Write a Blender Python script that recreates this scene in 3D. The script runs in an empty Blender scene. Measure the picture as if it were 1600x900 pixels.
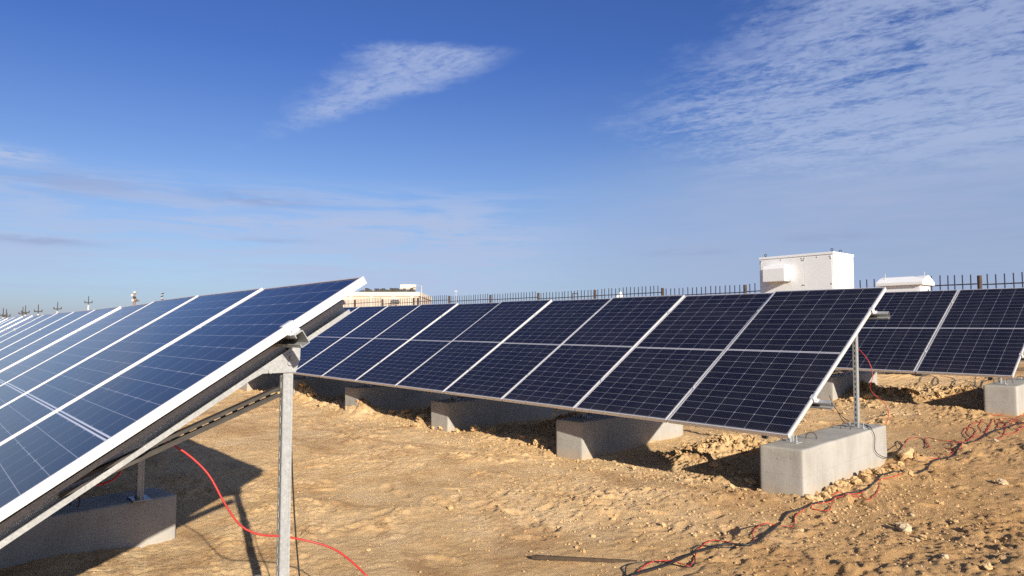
import bpy, bmesh, math, random
import numpy as np
from mathutils import Vector, Matrix, noise as mnoise

YS=[-9, -6, -4, 0, 2.3, 3.5, 5.7, 8, 12, 16]
ZS=[-0.66, -0.64, -0.63, -0.56, -0.54, -0.46, -0.29, -0.2, -0.1, -0.08]
PATHS={'red_a': [(-0.36, -4.402, 0.384),(-0.35, -4.387, 0.371),(-0.33, -4.299, 0.307),(-0.3, -4.218, 0.216),(-0.27, -4.16, 0.096),(-0.25, -4.1, -0.002),(-0.23, -4.026, -0.05),(-0.22, -3.932, -0.073),(-0.2, -3.825, -0.108),(-0.14, -3.734, -0.145),(-0.06, -3.683, -0.194),(0.02, -3.649, -0.246)], 'black_post': [(-0.235, -3.923, 0.74),(-0.235, -3.908, 0.695),(-0.235, -3.894, 0.571),(-0.235, -3.897, 0.432),(-0.235, -3.887, 0.238),(-0.235, -3.874, 0.044),(-0.235, -3.859, -0.123),(-0.235, -3.841, -0.277)], 'red_stub': [(-0.42, -4.513, 0.352),(-0.42, -4.507, 0.324),(-0.42, -4.508, 0.281),(-0.42, -4.516, 0.245),(-0.42, -4.538, 0.22),(-0.42, -4.571, 0.207),(-0.42, -4.61, 0.205)], 'main': [(0.092, -2.011, None),(0.125, -1.728, None),(0.118, -1.461, None),(0.144, -1.149, None),(0.28, -1.035, None),(0.209, -0.669, None),(0.055, -0.159, None),(0.109, 0.083, None),(0.13, 0.635, None),(0.201, 0.827, None),(0.132, 1.28, None),(0.086, 1.452, None)], 'main2': [(0.103, 1.355, None),(0.266, 1.901, None),(0.178, 2.406, None),(0.195, 2.979, None),(0.137, 3.373, None),(0.151, 4.19, None),(0.203, 4.725, None),(0.363, 5.188, None)], 'red1': [(0.107, -2.0, None),(0.02, -1.763, None),(0.048, -1.657, None),(0.141, -1.624, None),(0.219, -1.625, None),(0.138, -1.45, None),(0.06, -1.275, None),(0.041, -1.101, None),(0.22, -1.086, None),(0.267, -0.989, None),(0.137, -0.783, None),(0.048, -0.492, None),(0.194, -0.359, None),(0.118, -0.155, None),(0.101, 0.068, None),(0.144, 0.377, None),(0.081, 0.56, None),(0.204, 0.758, None),(0.144, 1.251, None),(0.203, 1.483, None),(0.207, 1.839, None)], 'black1': [(0.076, -2.03, None),(-0.053, -1.871, None),(-0.033, -1.769, None),(0.048, -1.688, None),(0.228, -1.633, None),(0.156, -1.477, None),(0.087, -1.417, None),(0.037, -1.261, None),(0.175, -1.199, None),(0.209, -1.061, None),(0.083, -0.9, None),(0.041, -0.71, None),(0.047, -0.543, None),(0.191, -0.362, None),(0.158, -0.261, None),(0.088, -0.183, None)], 'red2': [(0.163, 0.337, None),(0.244, 0.118, None),(0.179, 0.088, None),(0.121, 0.086, None),(0.117, 0.436, None),(0.26, 0.626, None),(0.339, 0.564, None),(0.258, 0.962, None),(0.174, 1.2, None)], 'black2': [(0.17, 0.84, None),(0.14, 0.788, None),(0.149, 0.893, None),(0.167, 1.037, None),(0.119, 1.368, None)], 'coil_far': [(-0.142, 5.155, None),(-0.038, 4.648, None),(0.099, 4.385, None),(0.02, 4.879, None),(-0.05, 5.25, None),(0.133, 4.797, None),(0.165, 4.93, None),(-0.017, 5.332, None),(0.135, 5.408, None),(0.277, 4.949, None),(0.159, 5.038, None),(0.13, 5.715, None),(0.175, 6.025, None),(0.013, 6.369, None),(-0.045, 6.008, None),(-0.068, 5.534, None),(-0.188, 5.455, None)], 'coil_far2': [(0.363, 5.188, None),(0.331, 4.72, None),(0.224, 4.901, None),(0.167, 5.359, None),(0.296, 5.062, None),(0.352, 4.574, None),(0.294, 4.36, None),(0.166, 4.566, None),(0.066, 5.061, None),(0.188, 4.836, None),(0.308, 4.181, None),(0.235, 4.105, None),(0.099, 4.385, None),(0.006, 4.857, None),(-0.113, 4.921, None),(-0.154, 4.771, None),(-0.069, 4.333, None),(0.059, 4.066, None),(0.107, 4.236, None)], 'coil_mid': [(-0.381, 3.22, None),(-0.489, 3.71, None),(-0.444, 3.817, None),(-0.33, 3.741, None),(-0.164, 3.285, None),(-0.149, 3.338, None),(-0.352, 3.868, None),(-0.131, 3.738, None),(-0.054, 3.801, None),(0.06, 3.632, None),(0.044, 4.117, None),(-0.024, 4.476, None),(-0.142, 4.589, None),(-0.095, 4.261, None),(0.141, 3.775, None),(0.112, 4.102, None)], 'coil_near': [(0.106, 2.541, None),(0.159, 2.727, None),(-0.004, 3.085, None),(0.127, 3.01, None),(0.119, 3.231, None),(-0.003, 3.33, None),(0.161, 3.291, None),(0.067, 3.651, None),(0.007, 3.499, None)], 'black_block': [(-0.42, 1.75, 0.02),(-0.4, 1.86, -0.1),(-0.422, 2.2, -0.14),(-0.296, 2.124, -0.14),(-0.152, 1.874, -0.14),(-0.142, 1.917, -0.222),(-0.142, 1.896, -0.317),(-0.142, 1.965, -0.38),(-0.142, 2.157, -0.439),(-0.111, 2.325, None),(-0.347, 3.075, None),(-0.478, 3.449, None),(-0.551, 3.536, None),(-0.455, 3.243, None),(-0.105, 2.409, None),(-0.012, 2.312, None),(0.13, 2.381, None),(0.179, 2.807, None)], 'red_b': [(-0.428, 2.15, 0.668),(-0.347, 2.15, 0.598),(-0.281, 2.15, 0.51),(-0.247, 2.15, 0.421),(-0.243, 2.15, 0.326),(-0.27, 2.15, 0.248),(-0.378, 2.5, 0.144),(-0.284, 2.5, 0.071),(-0.237, 2.5, -0.017),(-0.246, 2.5, -0.102),(-0.195, 2.316, -0.14)], 'black_b': [(-0.54, 1.85, 0.158),(-0.486, 1.85, 0.035),(-0.412, 1.85, -0.047),(-0.345, 1.85, -0.084)], 'c_loop': [(-1.291, 10.903, None),(-1.566, 11.154, None),(-1.381, 9.683, None),(-0.818, 7.486, None),(-1.516, 9.555, None),(-1.895, 10.202, None),(-1.851, 9.634, None),(-1.144, 7.256, None),(-1.675, 9.191, None),(-2.119, 10.544, None),(-2.467, 10.955, None),(-2.361, 10.269, None),(-1.704, 8.179, None),(-1.638, 8.189, None),(-2.262, 10.175, None),(-2.573, 10.739, None),(-2.604, 10.305, None),(-1.925, 8.21, None)], 'c_loop2': [(-1.944, 11.328, None),(-1.528, 9.812, None),(-0.789, 7.38, None),(-0.709, 7.211, None),(-1.368, 9.599, None),(-1.764, 11.323, None),(-1.827, 11.726, None)], 'reach': [(-0.508, -2.184, None),(-0.074, -1.749, None)], 'stones': [(0.806, 0.017, None),(0.944, -0.16, None),(1.193, -0.443, None),(0.861, 1.992, None),(0.701, 0.44, None),(0.298, 4.006, None)], 'row_stones': [(0.007, 0.321, None),(-0.02, 0.474, None),(-0.038, 0.656, None),(-0.034, 0.764, None),(-0.036, 0.889, None),(0.004, 0.922, None),(-0.004, 1.065, None),(-0.058, 1.318, None),(-0.071, 1.481, None),(-0.035, 1.491, None),(0.03, 1.513, None),(0.026, 1.663, None),(-0.078, 2.154, None),(0.15, 1.701, None)]}

random.seed(7)
RNG = np.random.default_rng(11)
scene = bpy.context.scene
COL = scene.collection
R = math.radians
TILT = 0.5641391
CT, ST = math.cos(TILT), math.sin(TILT)
PL_, PW_, PITCH = 2.279, 1.134, 1.154          # panel length, width and pitch along the row
SUN = Vector((4.45, -1.31, 1.67)).normalized()  # towards the sun

# ------------------------------------------------------------------ materials
def new_mat(name):
    m = bpy.data.materials.new(name); m.use_nodes = True
    nt = m.node_tree
    return m, nt, nt.nodes['Principled BSDF']

class V:
    """a value socket that adds up into Math nodes"""
    nt = None
    def __init__(s, sock): s.s = sock
    @staticmethod
    def op(o, a, b=None, c=None):
        n = V.nt.nodes.new('ShaderNodeMath'); n.operation = o
        for i, x in enumerate((a, b, c)):
            if x is None: continue
            if isinstance(x, V): V.nt.links.new(x.s, n.inputs[i])
            else: n.inputs[i].default_value = x
        return V(n.outputs[0])
    def __add__(s, o): return V.op('ADD', s, o)
    def __radd__(s, o): return V.op('ADD', s, o)
    def __sub__(s, o): return V.op('SUBTRACT', s, o)
    def __rsub__(s, o): return V.op('SUBTRACT', o, s)
    def __mul__(s, o): return V.op('MULTIPLY', s, o)
    def __rmul__(s, o): return V.op('MULTIPLY', s, o)
    def __truediv__(s, o): return V.op('DIVIDE', s, o)
    def abs(s): return V.op('ABSOLUTE', s)
    def fract(s): return V.op('FRACT', s)
    def lt(s, o): return V.op('LESS_THAN', s, o)
    def gt(s, o): return V.op('GREATER_THAN', s, o)
    def min(s, o): return V.op('MINIMUM', s, o)
    def max(s, o): return V.op('MAXIMUM', s, o)
    def pow(s, o): return V.op('POWER', s, o)
    def exp(s): return V.op('EXPONENT', s)
def smooth(a, b, x):
    n = V.nt.nodes.new('ShaderNodeMapRange'); n.interpolation_type = 'SMOOTHSTEP'
    n.inputs['From Min'].default_value = a; n.inputs['From Max'].default_value = b
    V.nt.links.new(x.s, n.inputs['Value'])
    return V(n.outputs[0])
def combine(x, y, z=0.0):
    n = V.nt.nodes.new('ShaderNodeCombineXYZ')
    for i, q in enumerate((x, y, z)):
        if isinstance(q, V): V.nt.links.new(q.s, n.inputs[i])
        else: n.inputs[i].default_value = q
    return n.outputs[0]
def noise(vec, scale=1.0, detail=4.0, rough=0.55, dist=0.0, lac=2.0):
    n = V.nt.nodes.new('ShaderNodeTexNoise')
    n.inputs['Scale'].default_value = scale; n.inputs['Detail'].default_value = detail
    n.inputs['Roughness'].default_value = rough; n.inputs['Distortion'].default_value = dist
    n.inputs['Lacunarity'].default_value = lac
    if vec is not None: V.nt.links.new(vec, n.inputs['Vector'])
    return V(n.outputs['Fac'])
def ramp(fac, stops):
    n = V.nt.nodes.new('ShaderNodeValToRGB')
    e = n.color_ramp.elements
    while len(e) < len(stops): e.new(0.5)
    for q, (p, c) in zip(e, stops): q.position = p; q.color = (*c, 1)
    V.nt.links.new(fac.s, n.inputs[0])
    return n.outputs[0]
def mixc(f, a, b, mode='MIX'):
    n = V.nt.nodes.new('ShaderNodeMix'); n.data_type = 'RGBA'; n.blend_type = mode
    for sock, x in ((n.inputs[0], f), (n.inputs[6], a), (n.inputs[7], b)):
        if isinstance(x, V): V.nt.links.new(x.s, sock)
        elif isinstance(x, (int, float)): sock.default_value = x
        elif isinstance(x, tuple): sock.default_value = (*x, 1)
        else: V.nt.links.new(x, sock)
    return n.outputs[2]
def coords(nt, kind='Object'):
    return nt.nodes.new('ShaderNodeTexCoord').outputs[kind]
def position(nt):
    return nt.nodes.new('ShaderNodeNewGeometry').outputs['Position']
def bump(nt, bs, h, strength=0.4, dist=0.01):
    b = nt.nodes.new('ShaderNodeBump'); b.inputs['Strength'].default_value = strength
    b.inputs['Distance'].default_value = dist
    nt.links.new(h.s, b.inputs['Height']); nt.links.new(b.outputs[0], bs.inputs['Normal'])

def mat_soil(name, stops, world=True, bump_d=0.022):
    m, nt, bs = new_mat(name); V.nt = nt
    p = position(nt)
    big = noise(p, 0.55, 4, 0.6, 0.4); mid = noise(p, 3.1, 5, 0.6, 0.3); fine = noise(p, 38, 6, 0.7)
    f = big * 0.42 + mid * 0.36 + fine * 0.22
    c = ramp(f, stops)
    # small pale crumbs and darker damp specks with shapes of their own
    vor = nt.nodes.new('ShaderNodeTexVoronoi'); vor.inputs['Scale'].default_value = 42
    nt.links.new(p, vor.inputs['Vector'])
    crumb = smooth(0.30, 0.12, V(vor.outputs['Distance'])) * smooth(0.52, 0.62, noise(p, 2.2, 4, 0.6))
    c = mixc(crumb * 0.4, c, (0.56, 0.405, 0.235))
    dm = nt.nodes.new('ShaderNodeMapping'); dm.inputs['Rotation'].default_value = (0, 0, R(-35)); dm.inputs['Scale'].default_value = (.75, 1.9, 1); nt.links.new(p, dm.inputs[0])
    damp = smooth(0.50, 0.66, noise(dm.outputs[0], 1.0, 6, 0.66, 0.6)) * 0.62
    c = mixc(damp, c, (0.37, 0.212, 0.098))
    if name == 'dry_sandy_soil':      # browner crusted soil on the side of the cables, pale trampled sand between the rows
        sx = nt.nodes.new('ShaderNodeSeparateXYZ'); nt.links.new(p, sx.inputs[0])
        crust = smooth(-1.7, .7, V(sx.outputs[0]) + V(sx.outputs[1]) * .12 + (noise(p, .9, 5, .6) - .5) * 3.0)
        c = mixc(crust * 0.72, c, (0.40, 0.230, 0.095))
        speck = smooth(.62, .72, noise(p, 17, 6, .75)) * (crust * .5 + .25)
        c = mixc(speck, c, (0.22, 0.125, 0.055))
        pale = smooth(.60, .72, noise(p, 4.3, 6, .7, .6)) * .5
        c = mixc(pale, c, (0.70, 0.52, 0.30))
    nt.links.new(c, bs.inputs['Base Color'])
    bs.inputs['Roughness'].default_value = 0.95
    bs.inputs['Specular IOR Level'].default_value = 0.15
    h = noise(p, 26, 8, 0.78) * 0.6 + noise(p, 85, 6, 0.85) * 0.7 + crumb * 0.25
    bump(nt, bs, h, 0.9, bump_d)
    return m
M = {}
M['soil'] = mat_soil('dry_sandy_soil', [(0.34, (0.42, 0.25, 0.112)), (0.45, (0.60, 0.395, 0.192)), (0.55, (0.68, 0.475, 0.255)), (0.66, (0.74, 0.555, 0.335))])
M['pale_stone'] = mat_soil('pale_stone', [(0.33, (0.40, 0.30, 0.18)), (0.5, (0.50, 0.39, 0.25)), (0.68, (0.58, 0.47, 0.33))], bump_d=0.004)
M['clod'] = mat_soil('pale_clod_earth', [(0.33, (0.43, 0.275, 0.13)), (0.5, (0.55, 0.375, 0.19)), (0.68, (0.63, 0.46, 0.27))], bump_d=0.006)

def mat_cells():
    m, nt, bs = new_mat('solar_cell_glass'); V.nt = nt
    tc = coords(nt); sp = nt.nodes.new('ShaderNodeSeparateXYZ'); nt.links.new(tc, sp.inputs[0])
    x, y = V(sp.outputs[0]), V(sp.outputs[1])
    cw, rh = 0.1832, 0.0923
    fx = ((x + cw * 6) / cw).fract(); dx = fx.min(1.0 - fx) * cw
    v = (y - PL_ / 2).abs() - 0.011
    fy = (v / rh).fract(); dy = fy.min(1.0 - fy) * rh
    fy2 = (v / (2 * rh)).fract(); dy2 = fy2.min(1.0 - fy2) * (2 * rh)
    inside = (x.abs()).lt(cw * 3 + 0.001) * v.gt(-0.001) * v.lt(rh * 12 + 0.001)
    line = dx.lt(0.0017).max(dy.lt(0.0014)).max((dx + dy2).lt(0.0105)) * inside
    mid = ((v + 0.004).abs()).lt(0.0032)
    # fine busbars, nine to a cell
    fb = ((x + cw * 6) / (cw / 9) + 0.5).fract(); bus = ((fb - 0.5).abs()).lt(0.018) * inside * 0.35
    info = nt.nodes.new('ShaderNodeObjectInfo')
    cell_id = nt.nodes.new('ShaderNodeTexWhiteNoise'); cell_id.noise_dimensions = '3D'
    V_floor = lambda q: V.op('FLOOR', q)
    nt.links.new(combine(V_floor((x + cw * 6) / cw), V_floor((y + 0.02) / rh), V(info.outputs['Random']) * 9.0), cell_id.inputs[0])
    tone = V(cell_id.outputs[0]); pr = V(info.outputs['Random'])
    cell = mixc(tone * 0.5 + pr * 0.5, (0.0038, 0.0048, 0.0135), (0.0052, 0.0064, 0.0195))
    c = mixc((line * 0.62).max(bus), cell, (0.34, 0.355, 0.41))
    c = mixc(mid, c, (0.55, 0.55, 0.60))
    mp = nt.nodes.new('ShaderNodeMapping'); mp.inputs['Scale'].default_value = (9, .55, 1)
    off = nt.nodes.new('ShaderNodeVectorMath'); off.operation = 'ADD'; nt.links.new(tc, off.inputs[0]); nt.links.new(combine(V(info.outputs['Random']) * 40.0, V(info.outputs['Random']) * 23.0), off.inputs[1])
    nt.links.new(off.outputs[0], mp.inputs[0])
    streaks = smooth(.48, .78, noise(mp.outputs[0], 1.0, 6, .65)) * .022
    foot_ = smooth(.22, .0, y + noise(off.outputs[0], 5, 4) * .1) * .03
    dust = streaks + foot_ + smooth(0.35, 0.75, noise(position(nt), 2.3, 5, 0.62)) * 0.022 + 0.006
    c = mixc(dust, c, (0.30, 0.26, 0.23))
    nt.links.new(c, bs.inputs['Base Color'])
    bs.inputs['Roughness'].default_value = 0.13
    nt.links.new((noise(position(nt), 1.7, 4, 0.6) * 0.10 + 0.05).s, bs.inputs['Roughness'])
    bs.inputs['IOR'].default_value = 1.24
    return m
M['cells'] = mat_cells()

def mat_plain(name, col, rough=0.5, metal=0.0, var=0.12, scale=14, bumpd=0.0, spec=0.5, stretch=None):
    m, nt, bs = new_mat(name); V.nt = nt
    p = coords(nt)
    f = noise(p, scale, 5, 0.6)
    a = tuple(max(0, c * (1 - var)) for c in col); b = tuple(min(1, c * (1 + var)) for c in col)
    nt.links.new(ramp(f, [(0.3, a), (0.7, b)]), bs.inputs['Base Color'])
    nt.links.new((noise(p, scale * 2.3, 4) * 0.25 + (rough - 0.12)).s, bs.inputs['Roughness'])
    bs.inputs['Metallic'].default_value = metal
    bs.inputs['Specular IOR Level'].default_value = spec
    if bumpd: bump(nt, bs, noise(p, scale * 5, 6, 0.65), 0.5, bumpd)
    return m
M['alu'] = mat_plain('anodised_aluminium', (0.66, 0.66, 0.67), 0.42, 0.4, 0.05, 9)
def mat_galv():
    m, nt, bs = new_mat('galvanised_steel'); V.nt = nt
    p = coords(nt)
    vor = nt.nodes.new('ShaderNodeTexVoronoi'); vor.inputs['Scale'].default_value = 110
    nt.links.new(p, vor.inputs['Vector'])
    sep = nt.nodes.new('ShaderNodeSeparateColor'); nt.links.new(vor.outputs['Color'], sep.inputs[0])
    f = V(sep.outputs[0]) * 0.3 + noise(p, 9, 5, 0.6) * 0.7
    nt.links.new(ramp(f, [(0.2, (0.30, 0.313, 0.318)), (0.6, (0.38, 0.393, 0.395)), (0.85, (0.45, 0.46, 0.455))]), bs.inputs['Base Color'])
    nt.links.new((V(sep.outputs[1]) * 0.2 + 0.34).s, bs.inputs['Roughness'])
    bs.inputs['Metallic'].default_value = 0.3
    return m
M['galv'] = mat_galv()
def mat_concrete():
    m, nt, bs = new_mat('cast_concrete'); V.nt = nt
    p = position(nt); o = coords(nt)
    st = nt.nodes.new('ShaderNodeMapping'); st.inputs['Scale'].default_value = (5, 5, 0.8); nt.links.new(p, st.inputs[0])
    f = noise(p, 2.4, 6, 0.6, 0.3) * 0.5 + noise(st.outputs[0], 1.6, 5, 0.6) * 0.3 + noise(p, 60, 5, 0.65) * 0.2
    c = ramp(f, [(0.34, (0.26, 0.245, 0.22)), (0.5, (0.335, 0.322, 0.293)), (0.66, (0.39, 0.378, 0.345))])
    vor = nt.nodes.new('ShaderNodeTexVoronoi'); vor.inputs['Scale'].default_value = 24; nt.links.new(p, vor.inputs['Vector'])
    pit = smooth(0.15, 0.06, V(vor.outputs['Distance'])) * smooth(0.47, 0.58, noise(p, 6, 3))
    c = mixc(pit * 0.55, c, (0.14, 0.13, 0.115))
    sep_ = nt.nodes.new('ShaderNodeSeparateXYZ'); nt.links.new(o, sep_.inputs[0])
    board = ((V(sep_.outputs[2]) + noise(p, 1.2, 3) * .02 + .205).abs()).lt(.0022)
    c = mixc(board * .35, c, (0.20, 0.19, 0.17))
    drip = smooth(.56, .70, noise(st.outputs[0], 4.5, 6, .7)) * smooth(.02, -.30, V(sep_.outputs[2]))
    c = mixc(drip * .30, c, (0.50, 0.48, 0.44))
    stain = smooth(.58, .70, noise(p, 3.6, 6, .7, .8)) * .35
    c = mixc(stain, c, (0.24, 0.215, 0.18))
    # soil splashed on the foot of the block
    sp = nt.nodes.new('ShaderNodeSeparateXYZ'); nt.links.new(o, sp.inputs[0])
    splash = smooth(-0.26, -0.42, V(sp.outputs[2]) + noise(p, 7, 5, 0.7) * 0.16 - 0.08) * 0.55
    c = mixc(splash, c, (0.42, 0.31, 0.19))
    nt.links.new(c, bs.inputs['Base Color'])
    bs.inputs['Roughness'].default_value = 0.9; bs.inputs['Specular IOR Level'].default_value = 0.2
    bump(nt, bs, noise(p, 45, 6, 0.65) * 0.5 + noise(p, 7, 4) * 0.6 - pit * 0.8, 0.5, 0.006)
    return m
M['concrete'] = mat_concrete()
M['dark_steel'] = mat_plain('dark_brace_steel', (0.055, 0.048, 0.042), 0.6, 0.3, 0.3, 20)  # even dark tone for the braces
M['white'] = mat_plain('white_powder_coat', (0.78, 0.78, 0.77), 0.4, 0, 0.03, 3, spec=0.4)
M['rebar'] = mat_plain('rusty_rebar', (0.10, 0.075, 0.06), 0.8, 0.2, 0.3, 60)
M['red_cable'] = mat_plain('red_cable_sheath', (0.42, 0.026, 0.022), 0.45, 0, 0.15, 8)
M['black_cable'] = mat_plain('black_cable_sheath', (0.012, 0.012, 0.013), 0.5, 0, 0.2, 8)
M['fence_steel'] = mat_plain('dark_fence_steel', (0.045, 0.052, 0.075), 0.55, 0.2, 0.2, 6)
M['rust'] = mat_plain('rusty_post', (0.055, 0.036, 0.03), 0.85, 0.0, 0.4, 9, 0.004)
M['render'] = mat_plain('beige_render', (0.50, 0.425, 0.345), 0.9, 0, 0.09, 0.8, 0.01)
M['render_pale'] = mat_plain('pale_render', (0.58, 0.51, 0.43), 0.9, 0, 0.07, 0.8)
M['dark_metal'] = mat_plain('dark_weathered_metal', (0.05, 0.045, 0.042), 0.7, 0.2, 0.4, 3)
M['pale_metal'] = mat_plain('pale_grey_metal', (0.48, 0.48, 0.47), 0.55, 0.1, 0.1, 2)
M['pole_concrete'] = mat_plain('pale_pole_concrete', (0.46, 0.43, 0.39), 0.9, 0, 0.1, 1)
M['shadow_dark'] = mat_plain('shadow_strip_dark', (0.055, 0.036, 0.022), 0.9, 0, 0.35, 22, 0.003)  # near black colour in place of shade in a ground hollow
M['tan_paint'] = mat_plain('reddish_mast_paint', (0.22, 0.13, 0.10), 0.7, 0.0, 0.2, 1)
M['black_hole'] = mat_plain('black_rubber', (0.02, 0.02, 0.02), 0.7, 0, 0.2, 8)

# ------------------------------------------------------------------ mesh helpers
def obox(bm, c, a, b, n, la, lb, ln):
    """a box centred on C with half-axes along the unit vectors a, b, n"""
    vs = []
    for i in (-1, 1):
        for j in (-1, 1):
            for k in (-1, 1):
                vs.append(bm.verts.new(c + a * (i * la / 2) + b * (j * lb / 2) + n * (k * ln / 2)))
    for f in ((0, 1, 3, 2), (4, 6, 7, 5), (0, 4, 5, 1), (2, 3, 7, 6), (0, 2, 6, 4), (1, 5, 7, 3)):
        bm.faces.new([vs[i] for i in f])
X_, Y_, Z_ = Vector((1, 0, 0)), Vector((0, 1, 0)), Vector((0, 0, 1))
def box(bm, x0, x1, y0, y1, z0, z1):
    obox(bm, Vector(((x0 + x1) / 2, (y0 + y1) / 2, (z0 + z1) / 2)), X_, Y_, Z_, x1 - x0, y1 - y0, z1 - z0)
def cyl(bm, p0, p1, r0, r1=None, seg=12):
    p0, p1 = Vector(p0), Vector(p1); r1 = r0 if r1 is None else r1
    a = (p1 - p0).normalized(); h = X_ if abs(a.x) < 0.8 else Y_
    u = a.cross(h).normalized(); w = a.cross(u)
    rings = []
    for p, r in ((p0, r0), (p1, r1)):
        rings.append([bm.verts.new(p + (u * math.cos(t) + w * math.sin(t)) * r) for t in (2 * math.pi * i / seg for i in range(seg))])
    for i in range(seg):
        j = (i + 1) % seg
        bm.faces.new((rings[0][i], rings[0][j], rings[1][j], rings[1][i]))
    bm.faces.new(rings[0][::-1]); bm.faces.new(rings[1])
def sphere(bm, c, r, seg=10, sc=(1, 1, 1)):
    g = bmesh.ops.create_uvsphere(bm, u_segments=seg, v_segments=max(5, seg // 2), radius=r)
    for v in g['verts']: v.co = Vector((v.co.x * sc[0], v.co.y * sc[1], v.co.z * sc[2])) + Vector(c)
def prism(bm, pts, d):
    """a flat polygon PTS pushed along D"""
    a = [bm.verts.new(p) for p in pts]; b = [bm.verts.new(Vector(p) + d) for p in pts]
    bm.faces.new(a); bm.faces.new(b[::-1])
    for i in range(len(a)):
        j = (i + 1) % len(a); bm.faces.new((a[i], b[i], b[j], a[j]))
def spline(pts, step):
    out = []
    n = len(pts); P = [Vector(p) for p in pts]
    for i in range(n - 1):
        p0, p1, p2, p3 = P[max(i - 1, 0)], P[i], P[i + 1], P[min(i + 2, n - 1)]
        k = max(3, int((p2 - p1).length / step))
        for j in range(k):
            t = j / k
            out.append(0.5 * ((2 * p1) + (p2 - p0) * t + (2 * p0 - 5 * p1 + 4 * p2 - p3) * t * t + (3 * p1 - p0 - 3 * p2 + p3) * t ** 3))
    out.append(P[-1])
    return out
def tube(bm, pts, r, seg=8):
    prev = None; u = None
    for i, p in enumerate(pts):
        a = (pts[min(i + 1, len(pts) - 1)] - pts[max(i - 1, 0)])
        if a.length < 1e-7: continue
        a.normalize()
        if u is None: u = a.cross(Z_ if abs(a.z) < 0.9 else X_).normalized()
        u = (u - a * u.dot(a)).normalized(); w = a.cross(u)
        ring = [bm.verts.new(p + (u * math.cos(t) + w * math.sin(t)) * r) for t in (2 * math.pi * k / seg for k in range(seg))]
        if prev:
            for k in range(seg):
                j = (k + 1) % seg; bm.faces.new((prev[k], prev[j], ring[j], ring[k]))
        else: bm.faces.new(ring[::-1])
        prev = ring
    bm.faces.new(prev)
def mesh_of(name, bm, mat, smooth_=False, bevel=0.0, bseg=2):
    if bevel:
        bmesh.ops.bevel(bm, geom=[e for e in bm.edges], offset=bevel, segments=bseg, profile=0.6, affect='EDGES', clamp_overlap=True)
    bmesh.ops.recalc_face_normals(bm, faces=bm.faces)
    me = bpy.data.meshes.new(name); bm.to_mesh(me); bm.free()
    for m in (mat if isinstance(mat, (list, tuple)) else [mat]): me.materials.append(m)
    if smooth_: me.polygons.foreach_set('use_smooth', [True] * len(me.polygons))
    return me
def link(name, me, parent=None, loc=(0, 0, 0), rot=(0, 0, 0)):
    o = bpy.data.objects.new(name, me); COL.objects.link(o)
    o.location = loc; o.rotation_euler = rot
    if parent: o.parent = parent
    return o
def tag(o, label=None, cat=None, group=None, kind=None):
    if label: o['label'] = label
    if cat: o['category'] = cat
    if group: o['group'] = group
    if kind: o['kind'] = kind
    return o
def thing(name, label, cat, loc=(0, 0, 0), rot=(0, 0, 0), group=None):
    return tag(link(name, None, None, loc, rot), label, cat, group)

# ------------------------------------------------------------------ terrain
def hash2(ix, iy, seed):
    h = (ix.astype(np.int64) * 374761393 + iy.astype(np.int64) * 668265263 + seed * 974634777) & 0xFFFFFFFF
    h = ((h ^ (h >> 13)) * 1274126177) & 0xFFFFFFFF
    return (h ^ (h >> 16)) / 4294967295.0 * 2 * np.pi
def perlin(x, y, seed=0):
    ix, iy = np.floor(x), np.floor(y); fx, fy = x - ix, y - iy
    u = fx ** 3 * (fx * (fx * 6 - 15) + 10); v = fy ** 3 * (fy * (fy * 6 - 15) + 10)
    def g(dx, dy):
        a = hash2(ix + dx, iy + dy, seed); return np.cos(a) * (fx - dx) + np.sin(a) * (fy - dy)
    a = g(0, 0) * (1 - u) + g(1, 0) * u; b = g(0, 1) * (1 - u) + g(1, 1) * u
    return (a * (1 - v) + b * v) * 1.5
def fbm(x, y, octv, seed=0, gain=0.5):
    s, a = np.zeros_like(x), 1.0
    for k in range(octv):
        s += a * perlin(x, y, seed + k * 17); x, y, a = x * 2.03 + 3.1, y * 2.03 - 1.7, a * gain
    return s
def billow(x, y, octv, seed=0, gain=0.5):
    s, a = np.zeros_like(x), 1.0
    for k in range(octv):
        s += a * (1 - 2.2 * np.abs(perlin(x, y, seed + k * 13))); x, y, a = x * 2.1 + 1.3, y * 2.1 + 4.2, a * gain
    return s
def clods2d(x, y, cell, seed, jit=.42, bulge=.5):
    """broken lumps: every cell of a jittered grid carries one rounded, flat-topped lump of its own height, with cracks between"""
    gx_, gy_ = np.floor(x / cell), np.floor(y / cell); best = np.full(x.shape, 9.0); second = np.full(x.shape, 9.0); hgt = np.zeros_like(x)
    for i in (-1, 0, 1):
        for j in (-1, 0, 1):
            cx, cy = gx_ + i, gy_ + j
            a = hash2(cx, cy, seed); b = hash2(cx, cy, seed + 5)
            d = np.hypot(x / cell - cx - .5 - jit * np.sin(a), y / cell - cy - .5 - jit * np.sin(b))
            nearer = d < best
            second = np.where(nearer, best, np.minimum(second, d)); hgt = np.where(nearer, (hash2(cx, cy, seed + 9) / 6.2832), hgt); best = np.where(nearer, d, best)
    return hgt ** 1.6 * np.clip((second - best) * 2.6, 0, 1) ** .6
def base_ground(x, y): return np.interp(y, YS, ZS) + np.clip(-x - 4, 0, 40) * 0.008
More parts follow.
